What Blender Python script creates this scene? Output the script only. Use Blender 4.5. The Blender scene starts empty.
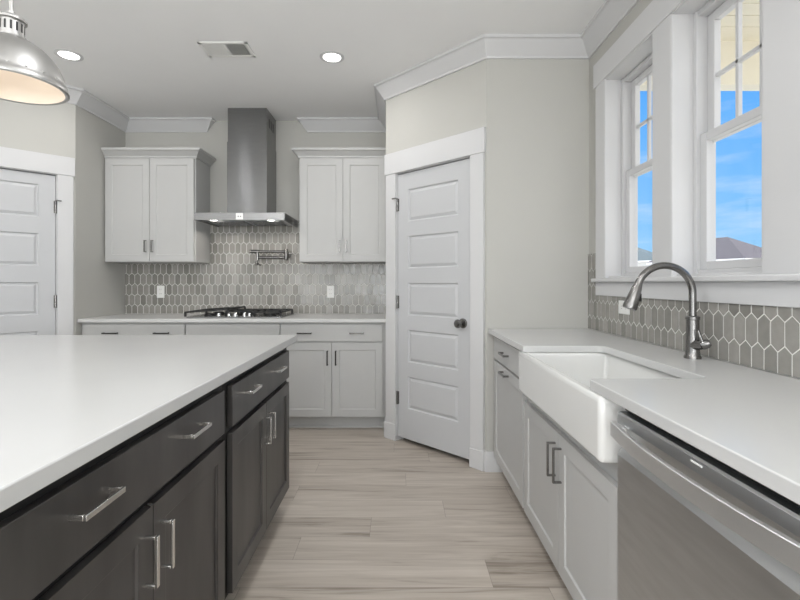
import bpy, bmesh, math, random
from mathutils import Vector, Matrix

random.seed(11)
C = bpy.context.scene.collection
SC = bpy.context.scene
PI = math.pi
R = math.radians

# ------------------------------------------------------------------ camera, sky, sun, area lights, exposure
cam_d = bpy.data.cameras.new('camera')
cam = bpy.data.objects.new('camera', cam_d)
C.objects.link(cam)
cam.location = (0, 0, 1.205)
cam.rotation_euler = (PI / 2, 0, 0)
cam_d.sensor_width = 36.0
cam_d.lens = 36.0 * 460.0 / 800.0
cam_d.shift_x = 2.0 / 800.0
cam_d.shift_y = -17.0 / 800.0
cam_d.clip_start = 0.02
SC.camera = cam

SC.view_settings.view_transform = 'Standard'
SC.view_settings.look = 'None'
SC.view_settings.exposure = 0.19
SC.view_settings.gamma = 1.0
SC.view_settings.use_curve_mapping = False

world = bpy.data.worlds.new('sky')
SC.world = world
world.use_nodes = True
wt = world.node_tree
wt.nodes.clear()
w_out = wt.nodes.new('ShaderNodeOutputWorld')
w_bg = wt.nodes.new('ShaderNodeBackground')
w_tc = wt.nodes.new('ShaderNodeTexCoord')
w_sep = wt.nodes.new('ShaderNodeSeparateXYZ')
w_ramp = wt.nodes.new('ShaderNodeValToRGB')
w_map = wt.nodes.new('ShaderNodeMapping')
w_noise = wt.nodes.new('ShaderNodeTexNoise')
w_cr = wt.nodes.new('ShaderNodeValToRGB')
w_mix = wt.nodes.new('ShaderNodeMix')
w_mix.data_type = 'RGBA'
wt.links.new(w_tc.outputs['Generated'], w_sep.inputs[0])
wt.links.new(w_sep.outputs['Z'], w_ramp.inputs['Fac'])
e = w_ramp.color_ramp.elements
e[0].position = 0.0; e[0].color = (0.38, 0.66, 0.92, 1)
e[1].position = 0.34; e[1].color = (0.09, 0.39, 0.93, 1)
m = e.new(0.12); m.color = (0.21, 0.52, 0.91, 1)
w_map.inputs['Scale'].default_value = (2.2, 2.2, 11.0)
w_map.inputs['Location'].default_value = (3.1, 0.4, 1.7)
wt.links.new(w_tc.outputs['Generated'], w_map.inputs[0])
wt.links.new(w_map.outputs[0], w_noise.inputs['Vector'])
w_noise.inputs['Scale'].default_value = 1.6
w_noise.inputs['Detail'].default_value = 6
w_noise.inputs['Roughness'].default_value = 0.55
wt.links.new(w_noise.outputs['Fac'], w_cr.inputs['Fac'])
w_cr.color_ramp.elements[0].position = 0.56
w_cr.color_ramp.elements[1].position = 0.86
w_cr.color_ramp.elements[1].color = (0.75, 0.75, 0.75, 1)
wt.links.new(w_cr.outputs[0], w_mix.inputs['Factor'])
wt.links.new(w_ramp.outputs[0], w_mix.inputs['A'])
w_mix.inputs['B'].default_value = (0.80, 0.88, 0.98, 1)
# the sky is brighter and whiter towards the sun, which stands behind the camera
w_sun = wt.nodes.new('ShaderNodeMapRange')
w_sun.inputs['From Min'].default_value = 0.05
w_sun.inputs['From Max'].default_value = -0.75
wt.links.new(w_sep.outputs['Y'], w_sun.inputs['Value'])
w_mix2 = wt.nodes.new('ShaderNodeMix')
w_mix2.data_type = 'RGBA'
wt.links.new(w_sun.outputs[0], w_mix2.inputs['Factor'])
wt.links.new(w_mix.outputs['Result'], w_mix2.inputs['A'])
w_mix2.inputs['B'].default_value = (1.58, 1.59, 1.60, 1)
wt.links.new(w_mix2.outputs['Result'], w_bg.inputs['Color'])
w_bg.inputs['Strength'].default_value = 1.0
wt.links.new(w_bg.outputs[0], w_out.inputs[0])


def light(name, kind, loc, rot, energy, color=(1, 1, 1), size=None, size_y=None, parent=None, shape=None):
    d = bpy.data.lights.new(name, kind)
    d.energy = energy
    d.color = color
    if kind == 'AREA':
        d.shape = shape or 'RECTANGLE'
        d.size = size
        if size_y:
            d.size_y = size_y
    elif kind in ('POINT', 'SPOT') and size:
        d.shadow_soft_size = size
    o = bpy.data.objects.new(name, d)
    C.objects.link(o)
    o.location = loc
    o.rotation_euler = rot
    if parent:
        o.parent = parent
    return o


sun = light('sun', 'SUN', (-6, -6, 12), (R(48), 0, R(-6)), 7.0, (1.0, 0.97, 0.93))
sun.data.angle = R(0.6)

# added fill lights behind the camera, unseen, tilted up to brighten the ceiling
FILL_COL = (0.94, 0.975, 1.0)
light('rear_fill_light', 'AREA', (-2.25, -4.90, 1.30), (R(152), 0, 0), 55, FILL_COL, 1.7, 2.0)
light('rear_fill_light', 'AREA', (-0.2, -4.90, 1.30), (R(152), 0, 0), 95, FILL_COL, 1.7, 2.0)
# added fill light at the left, out of view
light('left_fill_light', 'AREA', (-3.43, -1.3, 1.2), (R(130), 0, R(-90)), 14, FILL_COL, 2.6, 2.0)
# added fill light at the right, behind the camera, brightens the left walls
light('right_fill_light', 'AREA', (1.21, -2.6, 1.6), (R(125), 0, R(90)), 120, FILL_COL, 1.8, 1.4)
# unseen grid of ceiling discs without fixtures, added to brighten counters and floor
for lx_ in (-2.23, -0.451):
    for ly_ in (1.35, -0.45, -2.25):
        light('ceiling_disc_light', 'AREA', (lx_, ly_, 2.738), (0, 0, 0), (3 if lx_ < -1 else 7) if ly_ > 1 else 12, (0.98, 0.99, 1.0), 0.13, shape='DISK')


# ------------------------------------------------------------------ materials
def mat(name, color, rough=0.5, metal=0.0, var=0.03, scale=6.0, bump=0.0, bump_scale=60.0, emit=None, estr=0.0,
        stretch=None, spec=0.5, coat=0.0):
    m = bpy.data.materials.new(name)
    m.use_nodes = True
    t = m.node_tree
    b = t.nodes['Principled BSDF']
    b.inputs['Roughness'].default_value = rough
    b.inputs['Metallic'].default_value = metal
    b.inputs['Specular IOR Level'].default_value = spec
    b.inputs['Coat Weight'].default_value = coat
    tc = t.nodes.new('ShaderNodeTexCoord')
    mp = t.nodes.new('ShaderNodeMapping')
    if stretch:
        mp.inputs['Scale'].default_value = stretch
    t.links.new(tc.outputs['Object'], mp.inputs[0])
    n = t.nodes.new('ShaderNodeTexNoise')
    n.inputs['Scale'].default_value = scale
    n.inputs['Detail'].default_value = 4
    t.links.new(mp.outputs[0], n.inputs['Vector'])
    r = t.nodes.new('ShaderNodeValToRGB')
    r.color_ramp.elements[0].position = 0.3
    r.color_ramp.elements[1].position = 0.7
    c = Vector(color)
    r.color_ramp.elements[0].color = (*(c * (1 - var)), 1)
    r.color_ramp.elements[1].color = (*(c * (1 + var)), 1)
    t.links.new(n.outputs['Fac'], r.inputs[0])
    t.links.new(r.outputs[0], b.inputs['Base Color'])
    if bump:
        n2 = t.nodes.new('ShaderNodeTexNoise')
        n2.inputs['Scale'].default_value = bump_scale
        t.links.new(mp.outputs[0], n2.inputs['Vector'])
        bp = t.nodes.new('ShaderNodeBump')
        bp.inputs['Strength'].default_value = bump
        bp.inputs['Distance'].default_value = 0.01
        t.links.new(n2.outputs['Fac'], bp.inputs['Height'])
        t.links.new(bp.outputs[0], b.inputs['Normal'])
    if emit:
        b.inputs['Emission Color'].default_value = (*emit, 1)
        b.inputs['Emission Strength'].default_value = estr
    return m


def srgb(r, g, b):
    f = lambda v: (v / 255) / 12.92 if v / 255 <= 0.04045 else ((v / 255 + 0.055) / 1.055) ** 2.4
    return (f(r), f(g), f(b))


M = {}
M['wall'] = mat('greige_wall_paint', srgb(190, 189, 184), 0.75, bump=0.05, bump_scale=180, var=0.008)
M['ceiling'] = mat('ceiling_paint', srgb(240, 240, 240), 0.85, var=0.006)
M['trim'] = mat('white_trim_paint', srgb(209, 209, 210), 0.38, var=0.006)
M['door'] = mat('white_door_paint', srgb(195, 196, 198), 0.4, var=0.006)
M['cab'] = mat('light_grey_cabinet_paint', srgb(188, 188, 187), 0.42, var=0.01)
M['cab_in'] = mat('cabinet_interior', srgb(150, 150, 148), 0.6, var=0.02)
M['counter'] = mat('white_quartz', srgb(205, 205, 204), 0.22, var=0.012, scale=3)
M['sink'] = mat('fireclay', srgb(226, 226, 224), 0.14, var=0.004)
M['steel'] = mat('brushed_stainless', (0.21, 0.21, 0.21), 0.22, 1.0, var=0.05, scale=9, stretch=(1, 1, 14))
M['steel_bar'] = mat('satin_stainless_bar', (0.85, 0.85, 0.85), 0.45, 1.0, var=0.03, scale=9)
M['steel_h'] = mat('brushed_stainless_horizontal', (0.27, 0.27, 0.27), 0.25, 1.0, var=0.05, scale=9, stretch=(1, 14, 14))
M['steel_dark'] = mat('dark_stainless', (0.56, 0.57, 0.58), 0.36, 1.0, var=0.06, scale=6, stretch=(1, 1, 8))
M['nickel'] = mat('brushed_nickel', (0.72, 0.71, 0.69), 0.25, 1.0, var=0.05, scale=20)
M['lamp_nickel'] = mat('satin_nickel', (0.50, 0.495, 0.485), 0.44, 1.0, var=0.04, scale=14)
M['nickel_dark'] = mat('pewter_metal', (0.24, 0.235, 0.23), 0.26, 1.0, var=0.05, scale=20)
M['chrome'] = mat('chrome', (0.7, 0.7, 0.7), 0.12, 1.0, var=0.02)
M['pull_dark'] = mat('dark_metal', (0.06, 0.058, 0.055), 0.35, 1.0, var=0.05)
M['iron'] = mat('cast_iron', (0.012, 0.012, 0.012), 0.5, 0.0, var=0.1, scale=40)
M['black'] = mat('black_gap', (0.006, 0.006, 0.006), 0.6, var=0.05)
M['plastic'] = mat('white_plastic', srgb(236, 236, 233), 0.35, var=0.005)
M['slot'] = mat('dark_slot', (0.03, 0.03, 0.03), 0.6, var=0.05)
M['lens'] = mat('lit_lens', (1, 1, 1), 0.5, emit=(1, 0.98, 0.95), estr=6.0, var=0.0)
M['bulb'] = mat('lit_bulb', (1, 1, 1), 0.5, emit=(1, 0.86, 0.68), estr=1.6, var=0.0)
M['liner'] = mat('white_enamel', srgb(238, 228, 216), 0.35, var=0.004)
M['porch'] = mat('cream_porch_paint', srgb(238, 231, 213), 0.6, var=0.02)
M['siding'] = mat('white_siding', srgb(232, 232, 230), 0.7, var=0.02)
M['roof'] = mat('grey_brown_shingle', srgb(88, 84, 87), 0.9, var=0.18, scale=9, stretch=(1, 1, 5))
M['roof_b'] = mat('slate_shingle', srgb(88, 99, 102), 0.9, var=0.15, scale=9, stretch=(1, 1, 5))
M['ground'] = mat('pale_dry_ground', srgb(196, 190, 176), 0.95, var=0.08, scale=1)


def dark_wood():
    m = mat('espresso_stained_wood', (0.052, 0.048, 0.046), 0.34, var=0.42, scale=5, stretch=(1.6, 1.6, 0.35), spec=0.5)
    t = m.node_tree
    return m


M['dark'] = dark_wood()
_t = M['steel'].node_tree
_tg = _t.nodes.new('ShaderNodeTangent')
_tg.direction_type = 'RADIAL'
_tg.axis = 'Z'
_t.links.new(_tg.outputs[0], _t.nodes['Principled BSDF'].inputs['Tangent'])
_t.nodes['Principled BSDF'].inputs['Anisotropic'].default_value = 0.96
_t.nodes['Principled BSDF'].inputs['Anisotropic Rotation'].default_value = 0.25
M['shaded_frame'] = mat('espresso_frame_gap_shade', (0.008, 0.0075, 0.007), 0.6, var=0.2, scale=5)  # same espresso wood, the shadow in the gaps darkened into its colour


def tile_mat():
    m = bpy.data.materials.new('grey_glazed_tile')
    m.use_nodes = True
    t = m.node_tree
    b = t.nodes['Principled BSDF']
    g = t.nodes.new('ShaderNodeNewGeometry')
    r = t.nodes.new('ShaderNodeValToRGB')
    r.color_ramp.elements[0].color = (*srgb(138, 136, 130), 1)
    r.color_ramp.elements[1].color = (*srgb(168, 165, 159), 1)
    t.links.new(g.outputs['Random Per Island'], r.inputs[0])
    tc = t.nodes.new('ShaderNodeTexCoord')
    n = t.nodes.new('ShaderNodeTexNoise')
    n.inputs['Scale'].default_value = 28
    t.links.new(tc.outputs['Object'], n.inputs['Vector'])
    mx = t.nodes.new('ShaderNodeMix')
    mx.data_type = 'RGBA'
    mx.blend_type = 'MULTIPLY'
    mx.inputs['Factor'].default_value = 0.25
    t.links.new(r.outputs[0], mx.inputs['A'])
    t.links.new(n.outputs['Fac'], mx.inputs['B'])
    t.links.new(mx.outputs['Result'], b.inputs['Base Color'])
    bp = t.nodes.new('ShaderNodeBump')
    bp.inputs['Strength'].default_value = 0.12
    bp.inputs['Distance'].default_value = 0.01
    t.links.new(n.outputs['Fac'], bp.inputs['Height'])
    t.links.new(bp.outputs[0], b.inputs['Normal'])
    b.inputs['Roughness'].default_value = 0.16
    return m


M['tile'] = tile_mat()
M['grout'] = mat('pale_grout', srgb(226, 225, 221), 0.8, var=0.02)


def floor_mat():
    m = bpy.data.materials.new('grey_oak_planks')
    m.use_nodes = True
    t = m.node_tree
    L = t.links
    b = t.nodes['Principled BSDF']
    tc = t.nodes.new('ShaderNodeTexCoord')
    sep = t.nodes.new('ShaderNodeSeparateXYZ')
    L.new(tc.outputs['Object'], sep.inputs[0])

    def math_(op, a, bb=None, c=None):
        n = t.nodes.new('ShaderNodeMath')
        n.operation = op
        for i, v in enumerate((a, bb, c)):
            if v is None:
                continue
            if isinstance(v, (int, float)):
                n.inputs[i].default_value = v
            else:
                L.new(v, n.inputs[i])
        return n.outputs[0]

    PW, PL = 0.182, 1.22
    ry = math_('DIVIDE', sep.outputs['Y'], PW)
    row = math_('FLOOR', ry)
    fy = math_('SUBTRACT', ry, row)
    wn = t.nodes.new('ShaderNodeTexWhiteNoise')
    wn.noise_dimensions = '1D'
    L.new(row, wn.inputs['W'])
    rx = math_('ADD', math_('DIVIDE', sep.outputs['X'], PL), wn.outputs['Value'])
    col = math_('FLOOR', rx)
    fx = math_('SUBTRACT', rx, col)
    cmb = t.nodes.new('ShaderNodeCombineXYZ')
    L.new(row, cmb.inputs[0]); L.new(col, cmb.inputs[1])
    wn2 = t.nodes.new('ShaderNodeTexWhiteNoise')
    wn2.noise_dimensions = '2D'
    L.new(cmb.outputs[0], wn2.inputs['Vector'])
    # grain coordinates: long in x, shifted for every plank
    cg = t.nodes.new('ShaderNodeCombineXYZ')
    L.new(math_('MULTIPLY', sep.outputs['X'], 1.3), cg.inputs[0])
    L.new(math_('MULTIPLY', sep.outputs['Y'], 16.0), cg.inputs[1])
    L.new(math_('MULTIPLY', wn2.outputs['Value'], 37.0), cg.inputs[2])
    n1 = t.nodes.new('ShaderNodeTexNoise')
    n1.inputs['Scale'].default_value = 1.0
    n1.inputs['Detail'].default_value = 6
    n1.inputs['Roughness'].default_value = 0.6
    n1.inputs['Distortion'].default_value = 0.8
    L.new(cg.outputs[0], n1.inputs['Vector'])
    cg2 = t.nodes.new('ShaderNodeCombineXYZ')
    L.new(math_('MULTIPLY', sep.outputs['X'], 3.0), cg2.inputs[0])
    L.new(math_('MULTIPLY', sep.outputs['Y'], 95.0), cg2.inputs[1])
    L.new(math_('MULTIPLY', wn2.outputs['Value'], 91.0), cg2.inputs[2])
    n2 = t.nodes.new('ShaderNodeTexNoise')
    n2.inputs['Scale'].default_value = 1.0
    n2.inputs['Detail'].default_value = 3
    L.new(cg2.outputs[0], n2.inputs['Vector'])
    v = math_('ADD', math_('MULTIPLY', n1.outputs['Fac'], 0.75), math_('MULTIPLY', n2.outputs['Fac'], 0.25))
    v = math_('ADD', v, math_('MULTIPLY', math_('SUBTRACT', wn2.outputs['Value'], 0.5), 0.11))
    r = t.nodes.new('ShaderNodeValToRGB')
    el = r.color_ramp.elements
    el[0].position = 0.30; el[0].color = (*srgb(122, 111, 100), 1)
    el[1].position = 0.68; el[1].color = (*srgb(201, 192, 182), 1)
    k = el.new(0.46); k.color = (*srgb(179, 169, 158), 1)
    L.new(v, r.inputs[0])
    # seams
    ey = math_('MINIMUM', fy, math_('SUBTRACT', 1.0, fy))
    ex = math_('MINIMUM', fx, math_('SUBTRACT', 1.0, fx))
    sy = math_('LESS_THAN', ey, 0.006)
    sx = math_('LESS_THAN', ex, 0.0010)
    seam = math_('MAXIMUM', sy, sx)
    mx = t.nodes.new('ShaderNodeMix')
    mx.data_type = 'RGBA'
    L.new(math_('MULTIPLY', seam, 0.45), mx.inputs['Factor'])
    L.new(r.outputs[0], mx.inputs['A'])
    mx.inputs['B'].default_value = (*srgb(96, 86, 77), 1)
    L.new(mx.outputs['Result'], b.inputs['Base Color'])
    b.inputs['Roughness'].default_value = 0.42
    return m


M['floor'] = floor_mat()


def glass_mat():
    m = bpy.data.materials.new('window_glass')
    m.use_nodes = True
    t = m.node_tree
    t.nodes.clear()
    o = t.nodes.new('ShaderNodeOutputMaterial')
    tr = t.nodes.new('ShaderNodeBsdfTransparent')
    gl = t.nodes.new('ShaderNodeBsdfGlossy')
    gl.inputs['Roughness'].default_value = 0.0
    mx = t.nodes.new('ShaderNodeMixShader')
    mx.inputs[0].default_value = 0.035
    t.links.new(tr.outputs[0], mx.inputs[1])
    t.links.new(gl.outputs[0], mx.inputs[2])
    t.links.new(mx.outputs[0], o.inputs[0])
    return m


M['glass'] = glass_mat()


# ------------------------------------------------------------------ mesh helpers
class MB:
    def __init__(self):
        self.v, self.f, self.mi = [], [], []
        self.boxes = 0

    def add(self, vs, fs, mi=0):
        n = len(self.v)
        self.v += [tuple(p) for p in vs]
        for f in fs:
            self.f.append([i + n for i in f])
            self.mi.append(mi)
        return self

    def box(self, x0, x1, y0, y1, z0, z1, mi=0):
        self.boxes += 1
        vs = [(x0, y0, z0), (x1, y0, z0), (x1, y1, z0), (x0, y1, z0), (x0, y0, z1), (x1, y0, z1), (x1, y1, z1), (x0, y1, z1)]
        return self.add(vs, [(0, 3, 2, 1), (4, 5, 6, 7), (0, 1, 5, 4), (1, 2, 6, 5), (2, 3, 7, 6), (3, 0, 4, 7)], mi)

    def prism(self, poly, z0, z1, mi=0, axis='z'):
        """extrude a 2D polygon; axis z: (x,y), axis x: (y,z), axis y: (x,z)"""
        def P(a, b, c):
            return {'z': (a, b, c), 'x': (c, a, b), 'y': (a, c, b)}[axis]
        n = len(poly)
        vs = [P(a, b, z0) for a, b in poly] + [P(a, b, z1) for a, b in poly]
        fs = [tuple(range(n))[::-1], tuple(range(n, 2 * n))] + [(i, (i + 1) % n, n + (i + 1) % n, n + i) for i in range(n)]
        return self.add(vs, fs, mi)

    def lathe(self, prof, c=(0, 0, 0), seg=32, mi=0, axis='z', close=False):
        """profile of (radius, height)"""
        def P(r, h, a):
            x, y = r * math.cos(a), r * math.sin(a)
            p = {'z': (x, y, h), 'x': (h, x, y), 'y': (x, h, y)}[axis]
            return (p[0] + c[0], p[1] + c[1], p[2] + c[2])
        vs, fs = [], []
        n = len(prof)
        for k in range(seg):
            a = 2 * PI * k / seg
            vs += [P(r, h, a) for r, h in prof]
        for k in range(seg):
            k2 = (k + 1) % seg
            for i in range(n - 1):
                fs.append((k * n + i, k2 * n + i, k2 * n + i + 1, k * n + i + 1))
        if prof[0][0] > 1e-6:
            fs.append(tuple(k * n for k in range(seg))) if close else None
        if prof[-1][0] > 1e-6:
            fs.append(tuple(k * n + n - 1 for k in range(seg))) if close else None
        return self.add(vs, fs, mi)

    def tube(self, pts, r, seg=14, mi=0):
        pts = [Vector(p) for p in pts]
        rs = r if isinstance(r, (list, tuple)) else [r] * len(pts)
        vs, fs = [], []
        up = None
        for i, p in enumerate(pts):
            t = (pts[min(i + 1, len(pts) - 1)] - pts[max(i - 1, 0)]).normalized()
            if up is None:
                up = Vector((0, 0, 1)) if abs(t.z) < 0.9 else Vector((0, 1, 0))
            s = t.cross(up).normalized()
            up = s.cross(t).normalized()
            for k in range(seg):
                a = 2 * PI * k / seg
                vs.append(p + (s * math.cos(a) + up * math.sin(a)) * rs[i])
        n = len(pts)
        for i in range(n - 1):
            for k in range(seg):
                k2 = (k + 1) % seg
                fs.append((i * seg + k, i * seg + k2, (i + 1) * seg + k2, (i + 1) * seg + k))
        fs.append(tuple(range(seg))[::-1])
        fs.append(tuple(range((n - 1) * seg, n * seg)))
        return self.add(vs, fs, mi)

    def sweep(self, path, prof, side=1, mi=0):
        """sweep a profile of (out, z) along a plan polyline, mitred; out is to the right of travel when side=1"""
        P = [Vector(p) for p in path]
        ns = []
        for i in range(len(P) - 1):
            d = (P[i + 1] - P[i]).normalized()
            ns.append(Vector((d.y, -d.x)) * side)
        vs, fs = [], []
        for i, p in enumerate(P):
            if i == 0:
                m = ns[0]
            elif i == len(P) - 1:
                m = ns[-1]
            else:
                m = (ns[i - 1] + ns[i]) / (1 + ns[i - 1].dot(ns[i]))
            for o, z in prof:
                q = p + m * o
                vs.append((q.x, q.y, z))
        n = len(prof)
        for i in range(len(P) - 1):
            for k in range(n):
                k2 = (k + 1) % n
                fs.append((i * n + k, i * n + k2, (i + 1) * n + k2, (i + 1) * n + k))
        fs.append(tuple(range(n)))
        fs.append(tuple(range((len(P) - 1) * n, len(P) * n))[::-1])
        return self.add(vs, fs, mi)

    def panel(self, x0, x1, z0, z1, yf, t, rects, rings, mi=0):
        """slab facing -y with sunk or raised panels; rects share one x range and are stacked in z"""
        y1 = yf + t
        q = lambda pts: self.add(pts, [(0, 1, 2, 3)], mi)
        q([(x0, y1, z0), (x0, y1, z1), (x1, y1, z1), (x1, y1, z0)])
        q([(x0, yf, z0), (x0, yf, z1), (x0, y1, z1), (x0, y1, z0)])
        q([(x1, yf, z0), (x1, y1, z0), (x1, y1, z1), (x1, yf, z1)])
        q([(x0, yf, z0), (x0, y1, z0), (x1, y1, z0), (x1, yf, z0)])
        q([(x0, yf, z1), (x1, yf, z1), (x1, y1, z1), (x0, y1, z1)])
        if not rects:
            q([(x0, yf, z0), (x1, yf, z0), (x1, yf, z1), (x0, yf, z1)])
            return self
        xa, xb = rects[0][0], rects[0][1]
        zs = [z0] + [z for rc in rects for z in (rc[2], rc[3])] + [z1]
        for a, b in zip(zs[:-1], zs[1:]):
            q([(x0, yf, a), (xa, yf, a), (xa, yf, b), (x0, yf, b)])
            q([(xb, yf, a), (x1, yf, a), (x1, yf, b), (xb, yf, b)])
        for i in range(0, len(zs), 2):
            q([(xa, yf, zs[i]), (xb, yf, zs[i]), (xb, yf, zs[i + 1]), (xa, yf, zs[i + 1])])
        for (a, b, c, d) in rects:
            prev = None
            for ins, dep in rings:
                cur = [(a + ins, yf + dep, c + ins), (b - ins, yf + dep, c + ins), (b - ins, yf + dep, d - ins), (a + ins, yf + dep, d - ins)]
                if prev:
                    for k in range(4):
                        k2 = (k + 1) % 4
                        q([prev[k], prev[k2], cur[k2], cur[k]])
                prev = cur
            q(prev)
        return self

    def xf(self, mtx, start=0):
        for i in range(start, len(self.v)):
            self.v[i] = tuple(mtx @ Vector(self.v[i]))
        return self

    def build(self, name, mats, parent=None, bevel=0.0, seg=2, smooth=35, loc=None, rotz=None, merge=None):
        me = bpy.data.meshes.new(name)
        me.from_pydata(self.v, [], self.f)
        if not isinstance(mats, (list, tuple)):
            mats = [mats]
        for m_ in mats:
            me.materials.append(m_)
        for p, i in zip(me.polygons, self.mi):
            p.material_index = i
        bm = bmesh.new()
        bm.from_mesh(me)
        if merge or (merge is None and self.boxes == 0):
            bmesh.ops.remove_doubles(bm, verts=bm.verts, dist=1e-5)
        bmesh.ops.recalc_face_normals(bm, faces=bm.faces)
        bm.to_mesh(me)
        bm.free()
        if smooth:
            for p in me.polygons:
                p.use_smooth = True
            me.set_sharp_from_angle(angle=R(smooth))
        o = bpy.data.objects.new(name, me)
        C.objects.link(o)
        if loc:
            o.location = loc
        if rotz is not None:
            o.rotation_euler = (0, 0, rotz)
        if parent:
            o.parent = parent
        if bevel:
            b = o.modifiers.new('bevel', 'BEVEL')
            b.width = bevel
            b.segments = seg
            b.limit_method = 'ANGLE'
            b.angle_limit = R(40)
            b.harden_normals = False
        return o


def tag(o, label=None, cat=None, group=None, kind=None):
    if label:
        o['label'] = label
    if cat:
        o['category'] = cat
    if group:
        o['group'] = group
    if kind:
        o['kind'] = kind
    return o


def empty(name, loc=(0, 0, 0), rotz=0.0, **k):
    o = bpy.data.objects.new(name, None)
    C.objects.link(o)
    o.empty_display_size = 0.1
    o.location = loc
    o.rotation_euler = (0, 0, rotz)
    return tag(o, **k)


def S(o, label, cat):
    return tag(o, label, cat, kind='structure')


# ------------------------------------------------------------------ room shell
H = 2.75
WT = 0.13
pA, pB, pC, pD = (-3.515, -5.0), (-3.515, 2.78), (-2.595, 3.70), (-2.595, 4.38)
pE, pF, pG, pH, pI = (-0.095, 4.38), (-0.095, 3.61), (0.57, 2.945), (1.225, 2.945), (1.225, -5.0)

fl = MB().box(-3.7, 1.36, -5.2, 4.6, -0.1, 0.0).build('floor', M['floor'])
S(fl, 'grey oak plank floor of the kitchen', 'floor')
cl = MB().box(-3.7, 1.42, -5.2, 4.6, H, H + 0.15).build('ceiling', M['ceiling'])
S(cl, 'flat white kitchen ceiling', 'ceiling')

S(MB().box(pD[0] - WT, pE[0], 4.38, 4.38 + WT, 0, H).build('wall_back', M['wall']), 'greige back wall behind the range hood', 'wall')
S(MB().box(pC[0] - WT, pC[0], 3.70, 4.38, 0, H).build('wall_left', M['wall']), 'short greige side wall left of the back counter', 'wall')
S(MB().box(pA[0] - WT, pA[0], 0.2, 2.78, 0, H).box(pA[0] - WT, pA[0], -5.0, -2.8, 0, H).box(pA[0] - WT, pA[0], -2.8, 0.2, 2.4, H).build('wall_far_left', M['wall']),
  'greige wall left of the island', 'wall')
# unseen rear wall, with two tall openings added to let light in
rw = MB().box(-3.7, -3.1, -5.13, -5.0, 0, H).box(-1.4, -1.05, -5.13, -5.0, 0, H).box(0.65, 1.36, -5.13, -5.0, 0, H)
rw.box(-3.1, -1.4, -5.13, -5.0, 0, 0.3).box(-3.1, -1.4, -5.13, -5.0, 2.4, H).box(-1.05, 0.65, -5.13, -5.0, 0, 0.3).box(-1.05, 0.65, -5.13, -5.0, 2.4, H)
S(rw.build('wall_rear', M['wall']), 'rear wall of the kitchen', 'wall')
# pantry return walls
S(MB().box(-0.095, 0.0, 3.70, 4.38, 0, H).build('wall_pantry_left', M['wall']), 'pantry side wall at the end of the back counter', 'wall')
S(MB().prism([(0.57, 2.945), (1.40, 2.945), (1.40, 3.075), (0.624, 3.075)], 0, H).build('wall_pantry_right', M['wall']),
  'greige wall between pantry door and window wall', 'wall')
# right wall with the two window openings
WX = 1.225
OZ0, OZ1 = 1.232, 2.40
W1 = (2.173, 2.69)
W2 = (1.516, 2.037)
rwl = MB()
rwl.box(WX, WX + 0.16, -5.13, 2.945, 0, OZ0).box(WX, WX + 0.16, -5.13, 2.945, OZ1, H)
rwl.box(WX, WX + 0.16, -5.13, -3.6, OZ0, OZ1).box(WX, WX + 0.16, -1.6, W2[0], OZ0, OZ1).box(WX, WX + 0.16, W2[1], W1[0], OZ0, OZ1).box(WX, WX + 0.16, W1[1], 2.945, OZ0, OZ1)  # gap behind the camera added for the right fill light
S(rwl.build('wall_right', M['wall']), 'greige wall holding the windows over the sink', 'wall')


def door_wall(name, origin, rotz, length, s0, s1, ztop, label, miter_l, miter_r):
    """wall in a local frame, x along it, room side at y=0; opening s0..s1"""
    mb = MB()
    mb.prism([(0, 0), (s0, 0), (s0, WT), (miter_l, WT)], 0, H)
    mb.prism([(s1, 0), (length, 0), (length + miter_r, WT), (s1, WT)], 0, H)
    mb.box(s0, s1, 0, WT, ztop, H)
    mb.box(s0 - 0.25, s1 + 0.1, WT + 0.3, WT + 0.32, 0, H, 1)      # closet back, coloured black for the darkness behind the door
    mb.box(s0 - 0.25, s1 + 0.25, WT + 0.005, WT + 0.3, -0.05, -0.001, 1).box(s0 - 0.26, s0 - 0.2, WT + 0.01, WT + 0.3, 0, H, 1).box(s1 + 0.06, s1 + 0.1, WT + 0.01, WT + 0.3, 0, H, 1)
    o = mb.build(name, [M['wall'], M['black']], loc=(origin[0], origin[1], 0), rotz=rotz)
    S(o, label, 'wall')


door_wall('wall_pantry', pF, R(-45), 0.9405, 0.118, 0.824, 2.05, 'angled greige wall holding the pantry door', 0.02, -0.054)
door_wall('wall_left_angled', pB, R(45), 1.301, 0.42, 1.185, 2.065, 'angled greige wall holding the left door', 0.0, -0.0)


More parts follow.
